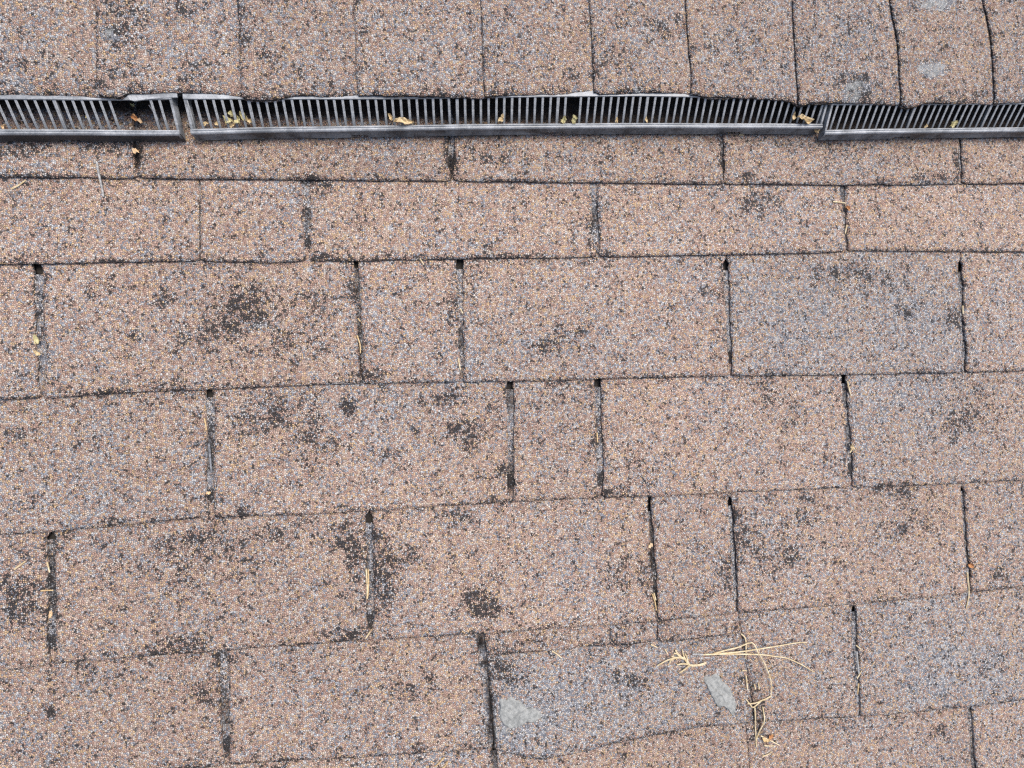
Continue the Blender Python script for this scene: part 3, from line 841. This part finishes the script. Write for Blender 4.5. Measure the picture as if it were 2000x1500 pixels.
# ------------------------------------------------------------------ dry plant bits
def on(x, y, dz=.8):
    p = at(x, y, 8)
    for _ in range(2):
        h = float(surf(p[0], p[1])) + dz; p = at(x, y, h)
    return p


def strand(g, pts, w, w1=None, dz=.8, arch=0.0):
    P = [on(x, y, dz) for x, y in pts]
    # smooth it
    out = []
    n = len(P)
    for i in range(n - 1):
        a, b, c_, d = P[max(i - 1, 0)], P[i], P[i + 1], P[min(i + 2, n - 1)]
        for t in (0, .33, .66):
            q = .5 * (2 * b + (c_ - a) * t + (2 * a - 5 * b + 4 * c_ - d) * t * t + (-a + 3 * b - 3 * c_ + d) * t ** 3)
            out.append(q)
    out.append(P[-1])
    if arch:
        for i, q in enumerate(out): out[i] = q + np.array([0, 0, arch * math.sin(math.pi * i / (len(out) - 1))])
    g.tube(out, w * 1.15, (w if w1 is None else w1) * 1.15, n=5, flat=.7)


def Z(x, y): return (1240 + x / 3.525, 1210 + y / 3.525)


def straw(pts, label, w=.7, w1=.5, mat=None, name='straw', cat='straw', dz=.9, arch=0.0, group='dry straw bits lying on the roof'):
    g = Geo(); strand(g, pts, w, w1, dz, arch)
    props(g.build(name, mat or M_STRAW), label, cat, group)


# bundle of long pine needles
root = empty('pine_needle_bundle', on(*Z(470, 242)))
props(root, 'bundle of three long pale pine needles fanning out from one grey base', 'pine needles')
for pts in ([(470,242),(700,218),(850,192),(1000,168),(1100,155),(1185,158)], [(470,242),(600,232),(850,232),(960,245),(1030,255),(1130,300),(1230,360)],
            [(540,235),(620,208),(700,185),(795,150),(835,215),(880,290),(915,370),(935,440),(938,525)]):
    g = Geo(); strand(g, [Z(*p) for p in pts], .85, .45, 1.8, 3.0); g.build('needle', M_STRAW, root)
g = Geo(); strand(g, [Z(395,238), Z(430,240), Z(475,242)], .9, 1.1, 1.6); g.build('needle_base', M_STICK, root)

root = empty('branched_sprig', on(*Z(378, 315)))
props(root, 'small pale branched dry sprig left of the pine needle bundle', 'sprig')
g = Geo(); strand(g, [Z(*p) for p in [(490,297),(450,312),(378,315),(345,275),(310,255),(288,228),(280,208)]], 1.05, .8, 1.4); g.build('stem', M_STRAW, root)
for pts in ([(378,315),(345,342),(305,370)], [(378,310),(330,305),(290,312)], [(355,290),(338,255),(325,205)], [(365,300),(358,262),(345,235)], [(345,275),(300,262),(225,280),(155,318)],
            [(300,262),(278,262),(252,253)], [(275,266),(250,280),(236,304)], [(320,260),(300,240),(268,232)]):
    g = Geo(); strand(g, [Z(*p) for p in pts], .85, .6, 1.4); g.build('branchlet', M_STRAW, root)

for pts, lab in (
    ([(730,98),(760,130),(765,200),(763,270)], 'thin upright straw crossing the pine needle bundle'),
    ([(740,352),(755,350),(770,354)], 'tiny straw chip under the upright thin straw'),
    ([(765,385),(770,430),(776,486)], 'short upright straw above the dirt-filled joint'),
    ([(822,445),(830,480)], 'tiny straw in the dark dirt patch'),
    ([(850,440),(856,476)], 'tiny straw at the right of the dark dirt patch'),
    ([(938,527),(900,548),(870,560),(815,605),(790,580),(764,548)], 'hooked pale straw at the bent needle tip'),
    ([(775,580),(830,575),(880,552)], 'short straw lying across the hooked one'),
    ([(825,605),(830,680),(830,750),(836,878)], 'long upright thin straw below the hooked one'),
    ([(880,600),(888,650),(890,705),(850,785),(832,850)], 'kinked pale straw right of the long upright one'),
    ([(865,800),(930,832),(995,866)], 'slanting straw at the foot of the kinked one'),
    ([(890,868),(925,870),(962,870)], 'short level straw under the slanting one'),
    ([(878,942),(915,930),(945,908)], 'lowest curved straw below the dirt-filled joint'),
    ([(110,172),(155,192)], 'tiny straw under the torn remnant edge'),
    ([(205,205),(225,235)], 'tiny straw upper left of the branched sprig')):
    straw([Z(*p) for p in pts], lab, .72, .5, dz=1.2)

for pts, lab, mat in (
    ([(715,1112),(717,1140),(717,1170)], 'tall pale straw standing in the dark cut-out', M_STRAW),
    ([(719,1112),(720,1140),(718,1168)], 'thin brown straw beside the tall pale one in the cut-out', M_STRAWD),
    ([(723,1234),(714,1247)], 'short straw at the foot of the dark cut-out', M_STRAW),
    ([(92,1098),(97,1118)], 'straw near the top of the left-hand cut-out', M_STRAW),
    ([(80,1154),(92,1153),(104,1153)], 'level straw bridging the left-hand cut-out', M_STRAWD),
    ([(28,1112),(50,1096)], 'faint straw on the far left tab', M_STRAW),
    ([(1655,744),(1658,758),(1662,772)], 'pale needle at the head of a cut-out right of centre', M_STRAW),
    ([(1627,394),(1640,395),(1652,397)], 'level straw touching the cut-out under the vent, right side', M_STRAW),
    ([(1654,440),(1651,456)], 'straw crumb in the cut-out below the level straw', M_STRAW),
    ([(1880,597),(1881,613)], 'short straw in the long right-hand cut-out', M_STRAW),
    ([(1889,1118),(1892,1145),(1892,1165),(1887,1188)], 'curved pale straw hanging below the right-hand cut-out', M_STRAW),
    ([(1274,1160),(1279,1175),(1282,1192)], 'dry stalk in the narrow joint above the remnant', M_STRAWD),
    ([(1277,1158),(1281,1172)], 'short straw next to the stalk in the narrow joint', M_STRAW),
    ([(1672,1260),(1681,1268)], 'short bent straw across the lower right cut-out', M_STRAW),
    ([(1674,1325),(1683,1310)], 'short slanting straw in the lower right cut-out', M_STRAW),
    ([(1677,1335),(1675,1356)], 'straw low in the lower right cut-out', M_STRAWD),
    ([(868,1479),(858,1490),(849,1498)], 'tan stalk end at the bottom of the roof view', M_STRAWD),
    ([(874,1488),(868,1498),(858,1503)], 'curled thin stalk at the bottom of the roof view', M_STRAWD),
    ([(1078,1271),(1088,1278),(1097,1285)], 'straw just under the torn remnant, left part', M_STRAW),
    ([(820,505),(828,517)], 'tiny straw on the second butt line', M_STRAW),
    ([(697,655),(703,672),(704,690)], 'brown stalk in the crooked joint', M_STRAWD),
    ([(699,622),(704,628)], 'tiny straw high in the crooked joint', M_STRAWD),
    ([(895,700),(899,722)], 'pale straw in the black foot of a cut-out', M_STRAW),
    ([(899,603),(904,612)], 'tiny straw in the middle of a cut-out', M_STRAW),
    ([(399,817),(402,830),(403,840)], 'orange needle in the cut-out with the dark stick', M_STRAWD),
    ([(1166,845),(1167,864)], 'tan straw halfway down the grey cut-out', M_STRAWD),
    ([(22,369),(36,362),(50,352)], 'pale straw just below the first butt line, far left', M_STRAW),
    ([(1660,884),(1666,876)], 'straw crumb in the cut-out right of centre', M_STRAW)):
    straw(pts, lab, .75, .5, mat)

straw([(189,317),(193,340),(199,366),(202,385)], 'grey weathered twig lying across the first butt line', 1.05, .9, M_STICK, 'twig', 'twig', 1.1, group='grey twigs on the roof')
straw([(408,866),(410,890),(413,922)], 'dark shiny stalk lying in a cut-out', 1.3, 1.0, M_DARKST, 'stalk', 'stalk', -.5, group='grey twigs on the roof')
straw([(1673,1272),(1675,1295),(1678,1320)], 'grey twig standing in the lower right cut-out', 1.0, .8, M_STICK, 'twig', 'twig', .3, group='grey twigs on the roof')


# ------------------------------------------------------------------ leaf scraps, flakes and chips
def leaf(cx, cy, rx, ry, ang, h, mat, label, seed, name='leaf_scrap', cat='leaf scrap', curl=2.0, group='dry leaf scraps caught in the vent', rel=False):
    c = on(cx, cy, 1.0) if rel else at(cx, cy, h)
    s = np.linalg.norm((at(cx + 10, cy, h) - at(cx, cy, h))[:2]) / 10
    R = random.Random(seed); nx, ny = 9, 4
    verts, faces = [], []
    ca, sa = math.cos(ang), math.sin(ang)
    for i in range(nx + 1):
        t = i / nx * 2 - 1
        wd = (1 - abs(t) ** 2.2) ** .6 * ry * (1 + R.uniform(-.5, .4)) + .12 * ry
        for j in range(ny + 1):
            q = j / ny * 2 - 1
            x = t * rx * (1 + .06 * R.uniform(-1, 1)); y = q * wd + ry * .35 * math.sin(t * 2 + seed)
            z = curl * (abs(q) ** 1.5) + curl * .7 * math.sin(3 * t + seed) + R.uniform(-.55, .55) * curl
            verts.append((c[0] + (ca * x - sa * y) * s, c[1] + (sa * x + ca * y) * s, c[2] + z + curl * .5))
    m = len(verts)
    verts += [(a, b, z - .35) for a, b, z in verts]
    idx = lambda i, j: i * (ny + 1) + j
    for i in range(nx):
        for j in range(ny):
            a, b, c_, d = idx(i, j), idx(i + 1, j), idx(i + 1, j + 1), idx(i, j + 1)
            faces += [(a, b, c_, d), (m + d, m + c_, m + b, m + a)]
    bord = [idx(i, 0) for i in range(nx + 1)] + [idx(nx, j) for j in range(1, ny + 1)] + [idx(i, ny) for i in range(nx - 1, -1, -1)] + [idx(0, j) for j in range(ny - 1, 0, -1)]
    for k in range(len(bord)):
        a, b = bord[k], bord[(k + 1) % len(bord)]
        faces.append((b, a, m + a, m + b))
    props(build(name, verts, faces, mat), label, cat, group)


leaf(456, 224, 7, 5, 1.9, 19, M_LEAFG, 'uppermost yellow-green leaf scrap of the heap near the vent gap', 1, curl=1.8)
leaf(448, 238, 8, 6, .6, 18, M_LEAFG, 'yellow-green leaf scrap on the left of the heap near the vent gap', 2, curl=1.8)
leaf(466, 236, 9, 6, 2.3, 19, M_LEAFG, 'biggest crumpled yellow-green scrap of the heap near the vent gap', 3, curl=2.4)
leaf(478, 230, 6, 7, .2, 19, M_LEAFG, 'folded green scrap on the heap, right of the biggest', 4, curl=2.2)
leaf(487, 238, 7, 4, 2.7, 18, M_LEAF, 'pale scrap at the right end of the heap', 5, curl=1.5)
leaf(456, 245, 8, 3.5, .1, 17, M_LEAF, 'flat pale scrap along the bead under the heap', 6, curl=1.2)
leaf(427, 243, 6, 3.5, 2.7, 17, M_LEAF, 'small pale scrap between slats left of the heap', 7, curl=1.2)
leaf(403, 243, 5, 3.5, .8, 17, M_LEAF, 'tiny pale scrap behind the first slats of the long section', 8, curl=1.0)
leaf(789, 239, 20, 4.5, .05, 21, M_LEAF, 'tan curled leaf strip lying on the bead of the vent', 9, curl=1.8)
leaf(763, 231, 8, 3.2, 2.1, 22, M_LEAF, 'brownish rolled leaf end rising beside the tan curled strip', 10, curl=1.8)
leaf(978, 233, 9, 4, 1.0, 20, M_LEAF, 'small tan leaf scrap in the vent past the middle slats', 11, curl=1.6)
leaf(1100, 236, 6, 5, .5, 19, M_LEAFG, 'pale scrap left of the missing slat', 12, curl=1.4)
leaf(1121, 236, 8, 4.5, .9, 19, M_LEAFG, 'ragged pale scrap in the opening of the missing slat', 13, curl=2.0)
leaf(1204, 236, 2.5, 5, 0, 19, M_LEAF, 'tiny pale flake between slats right of the missing one', 14, curl=.8)
leaf(1262, 236, 3, 4, 0, 19, M_LEAF, 'tiny tan flake further along the long vent section', 15, curl=.8)
leaf(1570, 234, 16, 5, -.05, 22, M_LEAF, 'large curled tan leaf on the bead near the end of the long section', 16, curl=2.2)
leaf(1549, 228, 8, 2.4, 1.4, 23, M_LEAF, 'thin upturned rim piece beside the large curled tan leaf', 17, curl=1.0)
leaf(1593, 254, 5, 4, .9, 15, M_LEAF, 'small tan scrap wedged where two vent sections meet', 18, curl=1.4)
leaf(1861, 243, 7, 4, .3, 20, M_LEAFG, 'pale scrap on the bead of the right-hand vent section', 19, curl=1.6)
leaf(1808, 247, 4, 2, .6, 19, M_LEAF, 'tiny flake in the right-hand vent section', 20, curl=.8)
leaf(264, 232, 8, 4.5, -.5, 12, M_ORANGE, 'rusty orange leaf scrap inside the broken-out opening', 21, curl=1.4)
leaf(275, 237, 5, 3, -.6, 12, M_TAN, 'tan flake next to the rusty leaf scrap', 22, curl=1.0)
leaf(260, 206, 3.5, 3.2, .4, 14, M_LEAFG, 'tiny yellow flake high in the broken-out opening', 23, curl=.8)
leaf(8, 248, 7, 3, .3, 16, M_TAN, 'brown scrap behind the bead at the far left', 24, curl=1.2)
leaf(170, 226, 6, 1.8, 1.1, 18, M_LEAFG, 'slim green leaf sliver between the left slats', 25, curl=.5)
G2 = 'leaf and wood crumbs on the shingles'
leaf(1448, 264, 4.5, 1.8, -.2, 8, M_LEAF, 'pale sliver just under the baffle right of centre', 26, curl=.4, group=G2, rel=True)
leaf(267, 297, 6, 5, .6, 8, M_TAN, 'tan crumb in the dirty joint below the left vent section', 27, curl=1.2, group=G2, rel=True)
leaf(100, 1199, 3.2, 6, -.3, 8, M_TAN, 'orange-tan flake in the left-hand cut-out', 28, curl=.8, group=G2, rel=True)
leaf(1655, 406, 3.5, 4, .3, 8, M_ORANGE, 'orange crumb in the cut-out under the vent, right side', 29, curl=.8, group=G2, rel=True)
leaf(1894, 1104, 4, 5, 1.1, 8, M_ORANGE, 'orange-brown scrap at the black foot of the right-hand cut-out', 30, curl=1.0, group=G2, rel=True)
leaf(1270, 1065, 5.5, 3, .5, 8, M_TAN, 'tan wood chip lying in the narrow joint', 31, name='wood_chip', cat='wood chip', curl=.5, group=G2, rel=True)
leaf(1664, 874, 3.5, 5, .4, 8, M_LEAF, 'pale crumb in the middle of the cut-out right of centre', 32, curl=.8, group=G2, rel=True)
leaf(72, 665, 5, 9, .2, 8, M_LEAFG, 'pale mossy scrap low in the far left cut-out', 33, curl=.8, group=G2, rel=True)
leaf(74, 690, 4, 6, .6, 8, M_LEAF, 'second pale scrap under the mossy one, far left cut-out', 34, curl=.8, group=G2, rel=True)
leaf(408, 962, 4.5, 3, .6, 8, M_TAN, 'tan crumb near the foot of the cut-out with the dark stalk', 35, curl=.8, group=G2, rel=True)
leaf(1495, 1443, 8, 3, -.4, 8, M_STRAWD, 'brown crumb among the lowest straws', 36, curl=.8, group=G2, rel=True)
leaf(1505, 1438, 5, 3, .5, 8, M_ORANGE, 'rusty flake among the lowest straws', 37, curl=.8, group=G2, rel=True)

# loose soil crumbs: under the louvres and in the joints (nobody could count them)
g = Geo()
R = random.Random(5)
def crumb(p, r):
    q = []
    for d in ((1,0,0),(-.5,.87,0),(-.5,-.87,0),(0,0,1.0)):
        k = r * R.uniform(.6, 1.3); q.append((p[0] + d[0]*k, p[1] + d[1]*k, p[2] + d[2]*k*.8))
    g.add(q, [(0,1,3),(1,2,3),(2,0,3),(2,1,0)])
for i in range(5200):
    x = R.uniform(-60, 2060); u = at(x, 230, 9)[0]; v = V_DIRT_SHADE + R.uniform(0, 44)
    crumb((u, v, surf(u, v) - .1), R.uniform(.5, 1.3))
for x0, y0, x1, y1, n, sp in ((1462,1330,1490,1450,110,6),(1455,1240,1466,1330,40,4),(262,270,268,330,90,3),(697,560,706,745,90,1.5),(1270,1000,1283,1190,90,1.5),(880,268,884,350,40,2)):
    for i in range(n):
        t = R.random(); p = on(x0 + (x1-x0)*t + R.gauss(0, sp), y0 + (y1-y0)*t, -.2); crumb(p, R.uniform(.5, 1.2))
M_SOIL = simple_material('brown_soil_crumbs', (.005, .0035, .003), (.035, .022, .016), 500, .95)
props(g.build('soil_crumbs', M_SOIL, None, origin=(0, 300, 8)), 'dark brown soil crumbs under the louvres and in the joints', 'soil', kind='stuff')

for o in bpy.data.objects:
    if '_org' in o: del o['_org']
